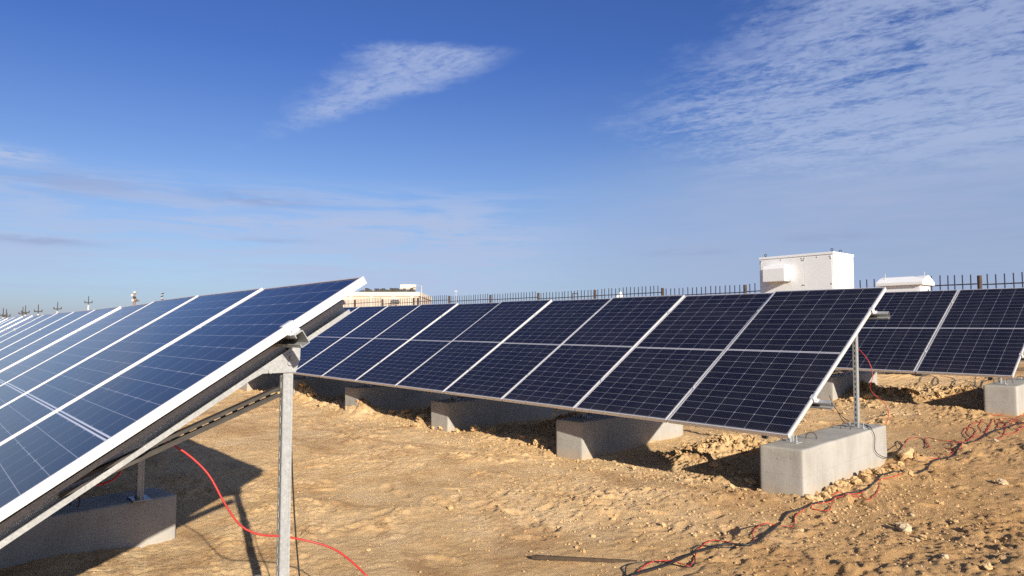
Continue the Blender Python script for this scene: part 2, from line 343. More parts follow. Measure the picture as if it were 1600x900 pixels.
# heaps of dug soil: x, y, size x, size y, height, lumpiness
HEAPS = [(-1.55, 1.55, .42, .62, .10, 1.3), (-1.0, .62, .22, .22, .05, 1.4), (-1.5, .78, .3, .25, .05, 1.2),
         (-3.6, 1.55, .55, .60, .27, .5), (-3.4, .52, .5, .16, .04, 1.0), (-4.4, .42, .3, .14, .04, 1.0),
         (-6.1, 1.45, .65, .6, .30, .5), (-5.6, .48, .35, .16, .07, 1.0), (-6.4, .50, .4, .18, .07, 1.1), (-7.30, .36, .42, .22, .19, 1.0),
         (-8.5, 1.4, .65, .6, .30, .5), (-8.3, .5, .5, .2, .07, 1.0), (-9.7, .42, .6, .24, .20, 1.0), (-11, .55, .8, .25, .12, 1.0), (-11, 1.6, .7, .5, .26, .7),
         (-12.8, .5, .8, .25, .12, .9), (-15, .5, 1.2, .3, .14, .9),
         (.02, .18, .22, .12, .035, 1.2), (-.36, .08, .2, .12, .03, 1.0), (.08, 1.5, .14, .9, .035, 1.2), (-.05, 2.45, .22, .2, .07, 1.3),
         (-2.2, 6.7, .35, .5, .15, .8), (-1.6, 6.3, .45, .25, .12, 1.0), (-1.0, 7.4, .8, .35, .10, .9), (-1.9, 8.3, .5, .3, .08, .9), (-1.0, 5.55, .4, .14, .05, .9),
         (-.55, 5.5, .2, .12, .05, 1.0), (-2.5, -3.8, 1.1, .5, -.075, 0.0), (-.7, .45, .16, .1, .03, 1.0)]
FOOT = []
for k in range(34):
    a = RNG.uniform(0, 1)
    FOOT.append((-2.2 + 2.4 * a + RNG.normal(0, .35), -2.35 + 2.1 * a + RNG.normal(0, .42), RNG.uniform(0, 6.28), RNG.uniform(.7, 1.1)))
for k in range(26):
    FOOT.append((RNG.uniform(.1, 1.7), RNG.uniform(-1.4, 1.6), RNG.uniform(0, 6.28), RNG.uniform(.7, 1.1)))
for k in range(14):
    FOOT.append((RNG.uniform(-4.6, -1.6), RNG.uniform(-3.2, -.6), RNG.uniform(0, 6.28), RNG.uniform(.6, 1.0)))
def terrain(x, y):
    z = base_ground(x, y)
    z = z + 0.035 * fbm(x / 2.9, y / 2.9, 3, 3) + 0.014 * fbm(x / .62, y / .62, 4, 9, .5)
    rough = np.clip(0.35 + 1.0 * fbm(x / 1.7, y / 1.7, 3, 21), 0, 1)
    wx, wy = x + .05 * perlin(x * 5, y * 5, 61), y + .05 * perlin(x * 5 + 9, y * 5, 62)
    z = z + (0.0022 + 0.0075 * rough ** 1.5) * billow(wx / .11, wy / .11, 3, 31, .6) + (0.0016 + .0030 * rough) * fbm(x / .032, y / .032, 2, 47, .7)
    crack = np.abs(perlin(wx / .33, wy / .33, 71)); z = z - 0.012 * np.clip(rough - .25, 0, 1) * np.exp(-(crack / .045) ** 2)
    churn = np.clip(1.7 * fbm(x / 1.15 + 4.2, y / 1.15, 4, 121, .55) + .10 + .55 * np.exp(-(((x + .75) / .75) ** 2 + ((y + 1.0) / .8) ** 2)) + .45 * np.clip(x + .1, 0, 1) - .75 * np.exp(-(((x + 3.1) / 1.2) ** 2 + ((y + 1.7) / 1.3) ** 2)), 0, 1)
    fine_ = (np.abs(x) < 16) & (np.abs(y) < 14)
    cl = np.zeros_like(x)
    if fine_.any():
        wf, vf = wx[fine_], wy[fine_]
        cl[fine_] = .027 * clods2d(wf, vf, .125, 201) + .019 * clods2d(wf + .3, vf, .058, 211) + .010 * clods2d(wf, vf + .2, .031, 221)
    z = z + churn * cl
    lump = .6 * billow(wx / .19, wy / .19, 4, 83, .6) + (cl / .024 - .4)
    for hx, hy, sx, sy, h, lm in HEAPS:
        msk = np.exp(-(((x - hx) / sx) ** 2 + ((y - hy) / sy) ** 2))
        z = z + msk * h * (0.85 + 0.42 * lm * lump)
    for fx, fy, a, s in FOOT:
        near = (np.abs(x - fx) < .3) & (np.abs(y - fy) < .3)
        if not near.any(): continue
        dx, dy = x[near] - fx, y[near] - fy
        u, v = (dx * math.cos(a) + dy * math.sin(a)) / (.14 * s), (-dx * math.sin(a) + dy * math.cos(a)) / (.055 * s)
        r2 = u * u + v * v
        z[near] += -0.015 * np.exp(-r2 ** 2) + 0.006 * np.exp(-((np.sqrt(r2) - 1.35) / .3) ** 2)
    return z
def gz(x, y): return float(terrain(np.array([float(x)]), np.array([float(y)]))[0])

def axis_coords(parts, lo, hi):
    """fine steps over PARTS [(a, b, step)], growing steps out to LO and HI"""
    c = []
    for a, b, s in parts: c += list(np.arange(a, b - 1e-6, s))
    c.append(parts[-1][1])
    s = parts[0][2]; v = c[0]; left = []
    while v > lo: s *= 1.13; v -= s; left.append(v)
    s = parts[-1][2]; v = c[-1]; right = []
    while v < hi: s *= 1.13; v += s; right.append(v)
    return np.array(left[::-1] + c + right)
gx = axis_coords([(-13, -4.5, .034), (-4.5, 1.9, .0125)], -2600, 2600)
gy = axis_coords([(-4.1, 2.6, .0125), (2.6, 7.5, .03)], -2600, 2600)
GX, GY = np.meshgrid(gx, gy, indexing='xy')
GZ = terrain(GX.ravel().copy(), GY.ravel().copy())
nv, nx, ny = GX.size, len(gx), len(gy)
me = bpy.data.meshes.new('ground')
me.vertices.add(nv)
me.vertices.foreach_set('co', np.stack([GX.ravel(), GY.ravel(), GZ], 1).astype(np.float32).ravel())
i0 = (np.arange(ny - 1)[:, None] * nx + np.arange(nx - 1)[None, :]).ravel()
quads = np.stack([i0, i0 + 1, i0 + nx + 1, i0 + nx], 1).astype(np.int32)
nq = len(quads)
me.loops.add(nq * 4); me.loops.foreach_set('vertex_index', quads.ravel())
me.polygons.add(nq); me.polygons.foreach_set('loop_start', np.arange(0, nq * 4, 4, dtype=np.int32))
me.update(calc_edges=True); me.validate()
me.polygons.foreach_set('use_smooth', np.ones(nq, dtype=bool))
me.materials.append(M['soil'])
tag(link('ground', me), 'bare sandy ground with clods and footprints around the solar rows', None, None, 'structure')

# ------------------------------------------------------------------ solar arrays
def panel_meshes():
    bm = bmesh.new()
    box(bm, -PW_ / 2 + .004, PW_ / 2 - .004, .004, PL_ - .004, -.008, -.0025)
    glass = mesh_of('solar_panel', bm, M['cells'])
    bm = bmesh.new(); w, d = .0115, .035
    for s in (-1, 1):
        x = s * PW_ / 2
        box(bm, min(x, x - s * w), max(x, x - s * w), 0, PL_, -d, 0)
    for a, b in ((0, w), (PL_ - w, PL_)): box(bm, -PW_ / 2 + w, PW_ / 2 - w, a, b, -d, -.0004)
    frame = mesh_of('panel_frame', bm, M['alu'])
    return glass, frame
GLASS, FRAME = panel_meshes()
def strut(bm, p0, p1, n, w, d, t=.003, lip=.010, pitch=.05, slot=(.028, .013)):
    """a slotted C channel from P0 to P1: web of width W on the side N, flanges D deep behind it, slots cut through the web"""
    p0, p1 = Vector(p0), Vector(p1); a = (p1 - p0); Lg = a.length; a.normalize()
    n = (n - a * n.dot(a)).normalized(); b = a.cross(n)
    mid = (p0 + p1) / 2; face = n * (d / 2 - t / 2)
    sw = (w - slot[1]) / 2
    for s in (-1, 1):
        obox(bm, mid + face + b * (s * (slot[1] / 2 + sw / 2)), a, b, n, Lg, sw, t)
        obox(bm, mid + b * (s * (w / 2 - t / 2)) - n * (t / 2), a, b, n, Lg, t, d - t)
        obox(bm, mid - n * (d / 2 - t / 2) + b * (s * (w / 2 - t - lip / 2)), a, b, n, Lg, lip, t)
    k = int(Lg / pitch); off = (Lg - k * pitch) / 2
    for i in range(k + 1):
        s0 = off + (i - 1) * pitch + slot[0] if i else 0.0
        s1 = off + i * pitch if i < k else Lg
        if i == 0: s1 = off
        s0, s1 = max(0, s0), min(Lg, s1)
        if s1 - s0 < .002: continue
        obox(bm, p0 + a * ((s0 + s1) / 2) + face, a, b, n, s1 - s0, slot[1], t)
def on_slope(s, perp): return Vector((0, s * CT + perp * ST, s * ST - perp * CT))   # perp below the panel face
SLOPE, NORM = Vector((0, CT, ST)), Vector((0, -ST, CT))
def frame_parts(post_y, leg_y, base_z, brace):
    d = {}
    bm = bmesh.new(); strut(bm, on_slope(.10, .121), on_slope(2.235, .121), -X_, .072, .046, lip=.017, slot=(.0, .0001)); d['rafter'] = [mesh_of('rafter', bm, M['galv'])]
    top = post_y * ST / CT - .150 / CT
    bm = bmesh.new(); strut(bm, (0, post_y, base_z + .006), (0, post_y, top), -Y_, .036, .044)
    for yo, wd in ((.0155, .009), (-.009, .022)): box(bm, .0181, .0205, post_y + yo - wd / 2, post_y + yo + wd / 2, base_z + .007, top - .10)
    d['rear_post'] = [mesh_of('rear_post', bm, M['galv'])]
    bm = bmesh.new(); strut(bm, (0, leg_y, base_z + .006), (0, leg_y, leg_y * ST / CT - .150 / CT), -Y_, .041, .062); d['front_leg'] = [mesh_of('front_leg', bm, M['galv'])]
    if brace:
        bm = bmesh.new(); strut(bm, (-.004, post_y - .033, top - .165), (-.004, post_y - .83, top - .165 - .31), -X_, .041, .041); d['brace'] = [mesh_of('brace', bm, M['dark_steel'])]
    pts = []
    yy = post_y
    for (y, z) in ((yy - .19, (yy - .19) * ST / CT - .182), (yy + .05, (yy + .05) * ST / CT - .178), (yy + .048, top - .03), (yy + .03, top - .085), (yy - .115, top - .085)):
        pts.append(Vector((.0215, y, z)))
    bm = bmesh.new(); prism(bm, pts, X_ * .005)
    for (y, z) in ((yy, top - .045), (yy - .085, (yy - .085) * ST / CT - .200), (yy + .01, (yy + .01) * ST / CT - .205)):
        cyl(bm, (.0265, y, z), (.037, y, z), .0105, None, 6)
    d['gusset_plate'] = [mesh_of('gusset_plate', bm, M['galv'])]
    pl = []
    for y in (leg_y, post_y):
        bm = bmesh.new(); box(bm, -.085, .085, y - .055, y + .055, base_z - .001, base_z + .006)
        for sx in (-.065, .065):
            cyl(bm, (sx, y - .01, base_z + .006), (sx, y - .01, base_z + .065), .0055, None, 8); cyl(bm, (sx, y - .01, base_z + .007), (sx, y - .01, base_z + .018), .011, None, 6)
        pl.append(mesh_of('base_plate', bm, M['galv']))
    d['base_plate'] = pl
    return d
def purlin_mesh(length):
    """lipped C channel along X, open downhill"""
    bm = bmesh.new(); h, w, t, lp = .060, .040, .003, .012
    for nn, (s0, s1, q0, q1) in enumerate(((0, w, .038, .038 + t), (0, w, .038 + h - t, .038 + h), (w - t, w, .038 + t, .038 + h - t), (0, t, .038 + t, .038 + t + lp), (0, t, .038 + h - t - lp, .038 + h - t))):
        c = on_slope((s0 + s1) / 2, (q0 + q1) / 2) - X_ * (length / 2)
        obox(bm, c, X_, SLOPE, NORM, length, s1 - s0, q1 - q0)
    return mesh_of('purlin', bm, M['galv'])
def clamp_mesh(end):
    bm = bmesh.new(); w = .05
    if end:
        obox(bm, Vector((-.004, 0, .003)), X_, Y_, Z_, .030, w, .004); obox(bm, Vector((.0125, 0, -.017)), X_, Y_, Z_, .004, w, .038)
        obox(bm, Vector((.024, 0, -.036)), X_, Y_, Z_, .026, w, .004)
        cyl(bm, (.024, 0, -.034), (.024, 0, -.024), .008, None, 6)
    else:
        w = .035; obox(bm, Vector((0, 0, .0008)), X_, Y_, Z_, .030, w, .0016); cyl(bm, (0, 0, .0016), (0, 0, .006), .006, None, 6)
    return mesh_of('clamp', bm, M['alu'])
CL_END, CL_MID = clamp_mesh(True), clamp_mesh(False)
PUR_S = (.48, 1.86)
WAVE_A = ([0, 1, 2, 3, 4, 5, 6, 7, 8, 9, 10, 18], [0, .004, .004, .006, .004, -.002, -.014, -.026, -.040, -.047, -.050, -.06], [0, 0, 0, -.003, -.011, -.015, -.011, -.005, 0, .005, .009, .012])
def array(label, loc, slope, n, post_y, leg_y, base_z, wave=None, brace=True, ends=2.43, first=-.30, frames=5, reach=.125):
    root = thing('solar_array', label, 'solar array', loc, (0, slope, 0), 'rows of ground mounted solar panels')
    dy = lambda i: float(np.interp(i, wave[0], wave[1])) if wave else 0.0
    dz = lambda i: float(np.interp(i, wave[0], wave[2])) if wave else 0.0
    rr = random.Random(n)
    for i in range(n):
        x = -i * PITCH - .010 - PW_ / 2
        g = link('solar_panel', GLASS, root, (x, dy(i + .5), dz(i + .5)), (TILT + R(rr.uniform(-.22, .22)), math.atan2(dz(i) - dz(i + 1), -PITCH) * 0, math.atan2(dy(i) - dy(i + 1), PITCH)))
        if wave: g.rotation_euler.y = -math.atan2(dz(i) - dz(i + 1), PITCH)
        link('panel_frame', FRAME, g)
    Lr = n * PITCH + .16 + reach - .15
    pm = purlin_mesh(Lr)
    for s in PUR_S: link('purlin', pm, root, Vector((reach, 0, 0)) + SLOPE * s)
    for i in range(n + 1):
        for s in PUR_S:
            x = -i * PITCH
            me_ = CL_END if i in (0, n) else CL_MID
            loc_ = Vector((x - (.012 if i == 0 else 0), dy(i), dz(i))) + SLOPE * (s + .02) + NORM * .0005
            c = link('clamp', me_, root, loc_, (TILT, 0, 0))
            if i == n: c.rotation_euler = (-TILT, 0, math.pi)
    bases = base_z if isinstance(base_z, list) else [base_z]
    cache = {b: frame_parts(post_y, leg_y, b, brace) for b in bases}
    for k in range(frames):
        fp = cache[bases[min(k, len(bases) - 1)]]
        x = first - ends * k
        for nm, ms in fp.items():
            for m_ in ms: link(nm, m_, root, (x, 0, 0))
    return root
A_LOC, B_LOC, C_LOC = (0.0014, -5.6046, -.1757), (0, 0, 0), (0.1232, 5.4902, .229)
array('nearest solar array, its bright white end rail and rear post close to the viewer', A_LOC, 0, 17, 1.68, .42, -.175, WAVE_A, frames=8, first=-.222, reach=.055)
B_TOP = [-.145, -.158, -.142, -.098, -.090, -.07, -.05]
array('long middle solar array of dark panels standing on a line of exposed concrete blocks', B_LOC, .0076, 15, 1.90, .58, [round(z - .0076 * (.30 + 2.43 * k), 4) for k, z in enumerate(B_TOP)], frames=7)
array('rearmost solar array, two dark panels showing behind the end of the middle row', C_LOC, .0076, 9, 1.90, .58, -.145, frames=4)

# ------------------------------------------------------------------ concrete blocks
def block_mesh(seed):
    bm = bmesh.new(); box(bm, -.186, .186, -1.035, 1.035, -.78, 0)
    bmesh.ops.bevel(bm, geom=[e for e in bm.edges], offset=.020, segments=4, profile=.5, affect='EDGES')
    bmesh.ops.subdivide_edges(bm, edges=[e for e in bm.edges if e.calc_length() > .25], cuts=14, use_grid_fill=True)
    for v in bm.verts:
        q = v.co * 3.2 + Vector((seed * 7.1, 0, 0))
        v.co += Vector((mnoise.noise(q), mnoise.noise(q + Vector((5, 0, 0))), mnoise.noise(q + Vector((0, 9, 0))))) * .004
    return mesh_of('concrete_block', bm, M['concrete'], True)
BLOCKS = [block_mesh(i) for i in range(3)]
def hoop_mesh(r=.042, h=.06):
    bm = bmesh.new()
    pts = [Vector((-r, 0, -.03)), Vector((-r, 0, h - r))] + [Vector((-r * math.cos(t), 0, h - r + r * math.sin(t))) for t in (math.pi * k / 10 for k in range(1, 10))] + [Vector((r, 0, h - r)), Vector((r, 0, -.03))]
    tube(bm, pts, .0055, 8)
    return mesh_of('lifting_hoop', bm, M['rebar'], True)
HOOP = hoop_mesh()
def block(label, x, y, z, rot, i, hoops=True):
    o = tag(link('concrete_block', BLOCKS[i % 3], None, (x, y, z), (0, 0, rot)), label, 'concrete block', 'concrete ballast blocks under the solar rows')
    if hoops:
        for yy, ang, lean in ((-.40, .35, .05), (.44, .30, -.3)):
            link('lifting_hoop', HOOP, o, (.0, yy, 0), (lean, 0, ang))
    return o
row_words = ['second', 'third', 'fourth', 'fifth', 'sixth', 'seventh', 'eighth']
ROTB = R(4.76)
block('sunlit concrete block with two wire hoops, whole at the end of the middle solar row', -.292, 1.278, -.145, ROTB, 0)
for k in range(1, 7):
    lab = ['half shaded concrete block next along from the sunlit end block of the middle row', 'concrete block third from the sunlit end of the middle row, soil heaped behind',
           'shaded concrete block fourth from the sunlit end of the middle row', 'shaded concrete block fifth from the sunlit end, beside the near rear post',
           'shaded concrete block sixth from the sunlit end of the middle row', 'shaded concrete block farthest along under the middle row'][k - 1]
    block(lab, -.292 - 2.43 * k, 1.278 + .02 * ((k * 7) % 3 - 1), B_TOP[k], ROTB + R([0, .6, -.8, .5, -.3, .4, 0][k]), k, k < 3)
block('concrete block carrying the near end post of the nearest array', A_LOC[0] - .33, A_LOC[1] + .74, A_LOC[2] - .175, R(7), 1)
block('wedge lit concrete block in the shade beneath the nearest solar array', A_LOC[0] - 2.66, A_LOC[1] + .87, A_LOC[2] - .176, R(9), 2)
for k in range(2, 5):
    block(['', '', 'third block under the near array behind the wedge lit one', 'fourth block under the near array far in its shade', 'fifth block under the near array far in its shade'][k], A_LOC[0] - .33 - 2.43 * k, A_LOC[1] + .87, A_LOC[2] - .175, R(7), k)
block('grey concrete block with square face under the corner of the rearmost array', C_LOC[0] - .292, C_LOC[1] + 1.26, C_LOC[2] - .145, R(4.4), 2)
block('shaded concrete block under the rearmost array seen behind the slotted post', C_LOC[0] - .292 - 2.36, C_LOC[1] + 1.20, C_LOC[2] - .140, R(4.6), 1)

# ------------------------------------------------------------------ cables
def ground_path(pts, lift, step=.03):
    p3 = spline([Vector((q[0], q[1], 0)) if q[2] is None else Vector(q) for q in pts], step)
    flat = [q[2] is None for q in pts]
    if all(flat):
        zs = terrain(np.array([p.x for p in p3]), np.array([p.y for p in p3]))
        ker = np.ones(7) / 7; zp = np.pad(zs, 3, mode='edge'); zsm = np.maximum(np.convolve(zp, ker, 'valid'), zs - .004)
        for i, (p, z) in enumerate(zip(p3, zsm)): p.z = z + lift * 1.0 + .003 + .004 * abs(mnoise.noise(Vector((i * .11, p.x, 3)))) 
    return p3
def cable(name, label, key, r, mat, cat='cable', step=.03, group=None):
    pts = PATHS[key]
    mixed = [q if q[2] is not None else (q[0], q[1], gz(q[0], q[1]) + r + .004) for q in pts] if any(q[2] is not None for q in pts) else pts
    bm = bmesh.new(); tube(bm, ground_path(mixed, r, step), r)
    return tag(link(name, mesh_of(name, bm, M[mat], True)), label, cat, group)
cable('red_cable', 'red cable looping down in the air past the slotted post of the nearest array', 'red_a', .0042, 'red_cable')
cable('red_cable', 'short red cable tail hanging under the rail of the nearest array', 'red_stub', .0042, 'red_cable')
cable('black_cable', 'black cable hanging down along the rear post of the nearest array', 'black_post', .0036, 'black_cable')
cable('black_cable', 'thick black cable lying across the ground in front of the sunlit concrete block', 'main', .0072, 'black_cable')
cable('black_cable', 'thick black cable running back over the ground past the coils of red cable', 'main2', .0072, 'black_cable')
cable('red_cable', 'thin red cable winding around the thick black cable on the ground', 'red1', .0030, 'red_cable')
cable('black_cable', 'thin black cable wriggling from side to side across the thick black cable', 'black1', .0036, 'black_cable')
cable('red_cable', 'short red cable loop on the ground beside the line of stones', 'red2', .0030, 'red_cable')
cable('black_cable', 'little black cable loop on the ground at the back corner of the sunlit block', 'black2', .003, 'black_cable')
cable('red_cable', 'tangled red cable coil before the square grey block of the rearmost array', 'coil_far', .003, 'red_cable')
cable('red_cable', 'second red cable tangle lying nearest the frame edge by the thick black cable', 'coil_far2', .003, 'red_cable')
cable('red_cable', 'loose red cable rings in the middle of the open ground behind the sunlit block', 'coil_mid', .0028, 'red_cable')
cable('red_cable', 'small tangled red cable rings beside the thick black cable behind the sunlit block', 'coil_near', .0028, 'red_cable')
cable('black_cable', 'black cable draped over the back corner of the sunlit concrete block', 'black_block', .0034, 'black_cable')
cable('red_cable', 'red cable dropping in an arc from the end of the middle array', 'red_b', .0034, 'red_cable')
cable('black_cable', 'short black cable sagging from the rail to the post of the middle array', 'black_b', .0036, 'black_cable')
cable('black_cable', 'long brownish black cable loops on the ground under the rearmost array', 'c_loop', .005, 'black_cable')
cable('black_cable', 'narrow black cable loop standing up beside the square grey block', 'c_loop2', .004, 'black_cable')

# ------------------------------------------------------------------ shadow strip, stones, clods
(sx0, sy0, _), (sx1, sy1, _) = PATHS['reach']  # both ends of the dark strip that stands in for shade
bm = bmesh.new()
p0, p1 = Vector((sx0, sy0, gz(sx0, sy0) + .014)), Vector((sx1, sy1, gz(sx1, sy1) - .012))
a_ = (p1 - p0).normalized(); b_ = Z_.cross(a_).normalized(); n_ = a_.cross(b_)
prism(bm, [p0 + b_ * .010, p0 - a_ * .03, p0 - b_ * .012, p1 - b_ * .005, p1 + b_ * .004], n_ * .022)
tag(link('shadow_strip', mesh_of('shadow_strip', bm, M['shadow_dark'])), 'dark thin tapering strip standing in for a shadowed hollow on open ground', 'shadow strip')  # added dark strip where the ground has only a shadowed hollow

def clod_mesh(seed, sub, rough=.30):
    bm = bmesh.new(); bmesh.ops.create_icosphere(bm, subdivisions=sub, radius=.5)
    o = Vector((seed * 3.7, seed * 1.9, 0))
    for v in bm.verts:
        d = v.co.normalized()
        v.co *= 1 + rough * mnoise.noise(d * 1.3 + o) * 1.5 + rough * .8 * mnoise.noise(d * 2.9 + o) + .16 * mnoise.noise(d * 6 + o) - .10 * abs(mnoise.noise(d * 4 + o))
        v.co.z *= .72; v.co.x *= 1.15
    return mesh_of('clod', bm, M['clod'], False)
CLODS = [clod_mesh(i, 3, .42) for i in range(10)]
STONES = []
for i in range(4):
    s_ = clod_mesh(20 + i, 3, .28); s_.materials.clear(); s_.materials.append(M['pale_stone']); s_.name = 'stone'; STONES.append(s_)
def clod(label, cat, group, x, y, size, name='earth_clod', sink=.18, sc=(1, 1, 1)):
    o = link(name, random.choice(CLODS), None, (x, y, gz(x, y) + size * .36 * (1 - 2 * sink)), (random.uniform(-.4, .4), random.uniform(-.4, .4), random.uniform(0, 6.28)))
    if name == 'stone': o.data = STONES[int(size * 1e4) % len(STONES)]
    o.scale = (size * sc[0], size * sc[1], size * sc[2])
    return tag(o, label, cat, group)
S = PATHS['stones']
for (x, y, _), sz, lab in zip(S, (.078, .03, .04, .08, .03, .045), (
        'fist sized pale stone alone on the open ground casting a long shadow', 'small pale pebble just in front of the lone pale stone', 'little pale pebble with a dark shadow near the front of the open ground',
        'flat crumbly pale clod on the open ground far right of the sunlit block', 'small white pebble pair between the cables and the lone stone', 'white pebble on the soil rim before the rearmost shaded patch')):
    clod(lab, 'stone', None, x, y, sz, 'stone', .12, (1, 1, .95))
for i, (x, y, _) in enumerate(PATHS['row_stones']):
    for j in range(2):
        clod('tan lump of earth in the line along the foot of the sunlit concrete block', 'earth clod', 'clods along the foot of the sunlit block',
             x + .045 + random.uniform(-.01, .03) + .05 * j, y + random.uniform(-.06, .06), random.uniform(.05, .09) * (1 if j == 0 else .7))
clod('large pale lump of earth at the back corner of the sunlit concrete block', 'earth clod', None, -.03, 2.36, .13, 'earth_clod', .3, (1.2, 1, .8))
clod('broad pale lump of earth leaning on the front corner of the sunlit block', 'earth clod', None, .05, .24, .09, 'earth_clod', .25, (1.1, 1, .7))
def scatter(n, label, group, cx, cy, sx, sy, s0, s1):
    for k in range(n):
        x, y = random.gauss(cx, sx), random.gauss(cy, sy)
        clod(label, 'earth clod', group, x, y, s0 + (s1 - s0) * random.random() ** 2.2)
scatter(60, 'crumbly pale clod in the rubble patch between the two nearest middle row blocks', 'clods in the rubble patch beside the sunlit block', -1.5, 1.5, .28, .45, .04, .12)
scatter(18, 'pale clod on the low spoil before the sunlit end block', 'clods before the sunlit end block', -.85, .55, .28, .16, .03, .09)
for cx, n in ((-3.4, 8), (-4.5, 10), (-5.6, 12), (-6.4, 12), (-7.3, 16), (-8.4, 10), (-9.7, 10)):
    scatter(n, 'lumpy clod on the spoil ridge along the shade edge of the middle row', 'clods along the spoil ridge', cx, .40, .35, .10, .04, .13)
scatter(22, 'pale clod on the soil heaps beneath the rearmost array', 'clods beneath the rearmost array', -1.4, 6.8, .6, .7, .05, .14)
scatter(40, 'small loose clod on the trodden ground between the front and middle rows', 'clods on the trodden ground', -.9, -1.1, .8, .8, .015, .045)
scatter(26, 'small loose clod on the rough dry ground beyond the cables', 'clods on the rough dry ground', 1.0, .4, .45, .8, .015, .05)

def gravel():
    tm = bmesh.new(); bmesh.ops.create_icosphere(tm, subdivisions=1, radius=.5)
    tv = np.array([v.co[:] for v in tm.verts]); tf = np.array([[v.index for v in f.verts] for f in tm.faces]); tm.free()
    zones = [(1500, -.8, -.9, .9, .8, .005, .022), (1300, .8, .2, .7, .9, .005, .022), (2000, -.7, -.9, 1.2, 1.1, .0035, .012), (1600, .9, .5, .6, .9, .004, .013), (1300, -1.5, 1.4, .4, .6, .006, .03), (1300, -.1, 1.4, .35, .9, .006, .025), (1600, -5, .35, 3.5, .28, .008, .035), (900, -2.5, -1.8, 1.5, 1.0, .004, .014), (900, -1.2, 6.4, .9, 1.2, .012, .05)]
    VV, FF, base = [], [], 0
    for n, cx, cy, sx, sy, s0, s1 in zones:
        x = RNG.normal(cx, sx, n); y = RNG.normal(cy, sy, n); s = s0 + (s1 - s0) * RNG.random(n) ** 3
        z = terrain(x.copy(), y.copy())
        for i in range(n):
            a = RNG.uniform(0, 6.28); c_, s_ = math.cos(a), math.sin(a)
            p = tv * (1 + RNG.uniform(-.28, .28, (len(tv), 1))) * np.array([1.2, .95, .7]) * s[i]
            p = np.stack([p[:, 0] * c_ - p[:, 1] * s_, p[:, 0] * s_ + p[:, 1] * c_, p[:, 2]], 1) + np.array([x[i], y[i], z[i] + s[i] * .2])
            VV.append(p); FF.append(tf + base); base += len(tv)
    me = bpy.data.meshes.new('gravel')
    me.from_pydata(np.concatenate(VV).tolist(), [], np.concatenate(FF).tolist()); me.materials.append(M['clod'])
    tag(link('gravel', me), 'fine crumbs of dry earth strewn over the ground', 'gravel', None, 'stuff')
gravel()

# ------------------------------------------------------------------ fence
FY = 13.82
CAM = Vector((2.73467, -5.17771, .80489))
fence = thing('picket_fence', 'dark steel picket fence with rusty posts behind the solar rows', 'fence', (0, FY, 0))
def fz(k): return 2.12 + .043 * k + (.03 if k % 3 == 1 else 0)
FX0, FS = -2.50, 3.04
def fence_x(k): return FX0 - FS * k
for k in range(-2, 11):
    x0, x1 = fence_x(k), fence_x(k + 1)
    g0 = gz(x0, FY); top = fz(k + .5); step = [0, .03, -.03, .05, 0, .02][k % 6]
    bm = bmesh.new(); cyl(bm, (x0, 0, g0 - .3), (x0, 0, fz(k) - .02), .05, None, 12)
    link('fence_post', mesh_of('fence_post', bm, M['rust'], False), fence)
    bm = bmesh.new(); rz = top - .235 + step
    for zz in (rz, rz - 1.35):
        obox(bm, Vector(((x0 + x1) / 2, -.0, zz)), X_, Y_, Z_, FS - .112, .02, .028)
    n = 17
    for j in range(1, n + 1):
        x = x0 - FS * j / (n + 1) + random.uniform(-.012, .012); t = top + step + random.uniform(-.012, .012); ln = random.uniform(-.012, .012)
        obox(bm, Vector((x, -.018, (t + g0 + .1) / 2)), (X_ + Z_ * ln).normalized(), Y_, (Z_ - X_ * ln).normalized(), .023, .018, t - g0 - .1)
    link('picket_panel', mesh_of('picket_panel', bm, M['fence_steel']), fence)
# ------------------------------------------------------------------ white cabinet and kiosk behind the rearmost array
WY = 10.5
cab = thing('equipment_cabinet', 'tall white equipment cabinet with a vent hood behind the solar rows', 'equipment cabinet', (-5.30, WY, gz(-5.3, WY)))
cz0 = gz(-5.3, WY); wx0, wx1, wz = -.90, .90, 2.587 - cz0
bm = bmesh.new(); box(bm, wx0, wx1, 0, 1.03, .12, wz - .055)
link('cabinet_body', mesh_of('cabinet_body', bm, M['white'], False, .006, 2), cab)
bm = bmesh.new(); box(bm, wx0 - .012, wx1 + .012, -.015, 1.045, wz - .0548, wz)
link('cabinet_lid', mesh_of('cabinet_lid', bm, M['white'], False, .008, 2), cab)
bm = bmesh.new(); box(bm, wx0 + .05, wx1 - .05, .04, .99, -.25, .1195)
link('plinth', mesh_of('plinth', bm, M['dark_metal']), cab)
for a, b in ((wx0 + .03, .205), (.213, wx1 - .03)):
    bm = bmesh.new(); box(bm, a, b, -.006, -.0005, .2, wz - .075)
    dr = link('cabinet_door', mesh_of('cabinet_door', bm, M['white'], False, .002, 1), cab)
    bm = bmesh.new()
    for hx in ((a + .012) if a < 0 else (b - .012), (b - .014) if a < 0 else (a + .014)):
        for hz in (wz - .14, wz - .72, wz - 1.3): obox(bm, Vector((hx, -.010, hz)), X_, Y_, Z_, .018, .012, .03)
    for hx in np.linspace(a + .03, b - .03, 3): obox(bm, Vector((hx, -.010, wz - .095)), X_, Y_, Z_, .022, .012, .022)
    link('hinge', mesh_of('hinge', bm, M['pale_metal']), dr)
hx0, hx1, hz1, hz0 = -.67, -.125, wz - .24, wz - .62
bm = bmesh.new()
prism(bm, [Vector((hx0, -.0065, hz1)), Vector((hx0, -.22, hz1)), Vector((hx0, -.27, hz1 - .08)), Vector((hx0, -.27, hz0)), Vector((hx0, -.0065, hz0))], X_ * (hx1 - hx0))
link('vent_hood', mesh_of('vent_hood', bm, M['white'], False, .004, 1), cab)
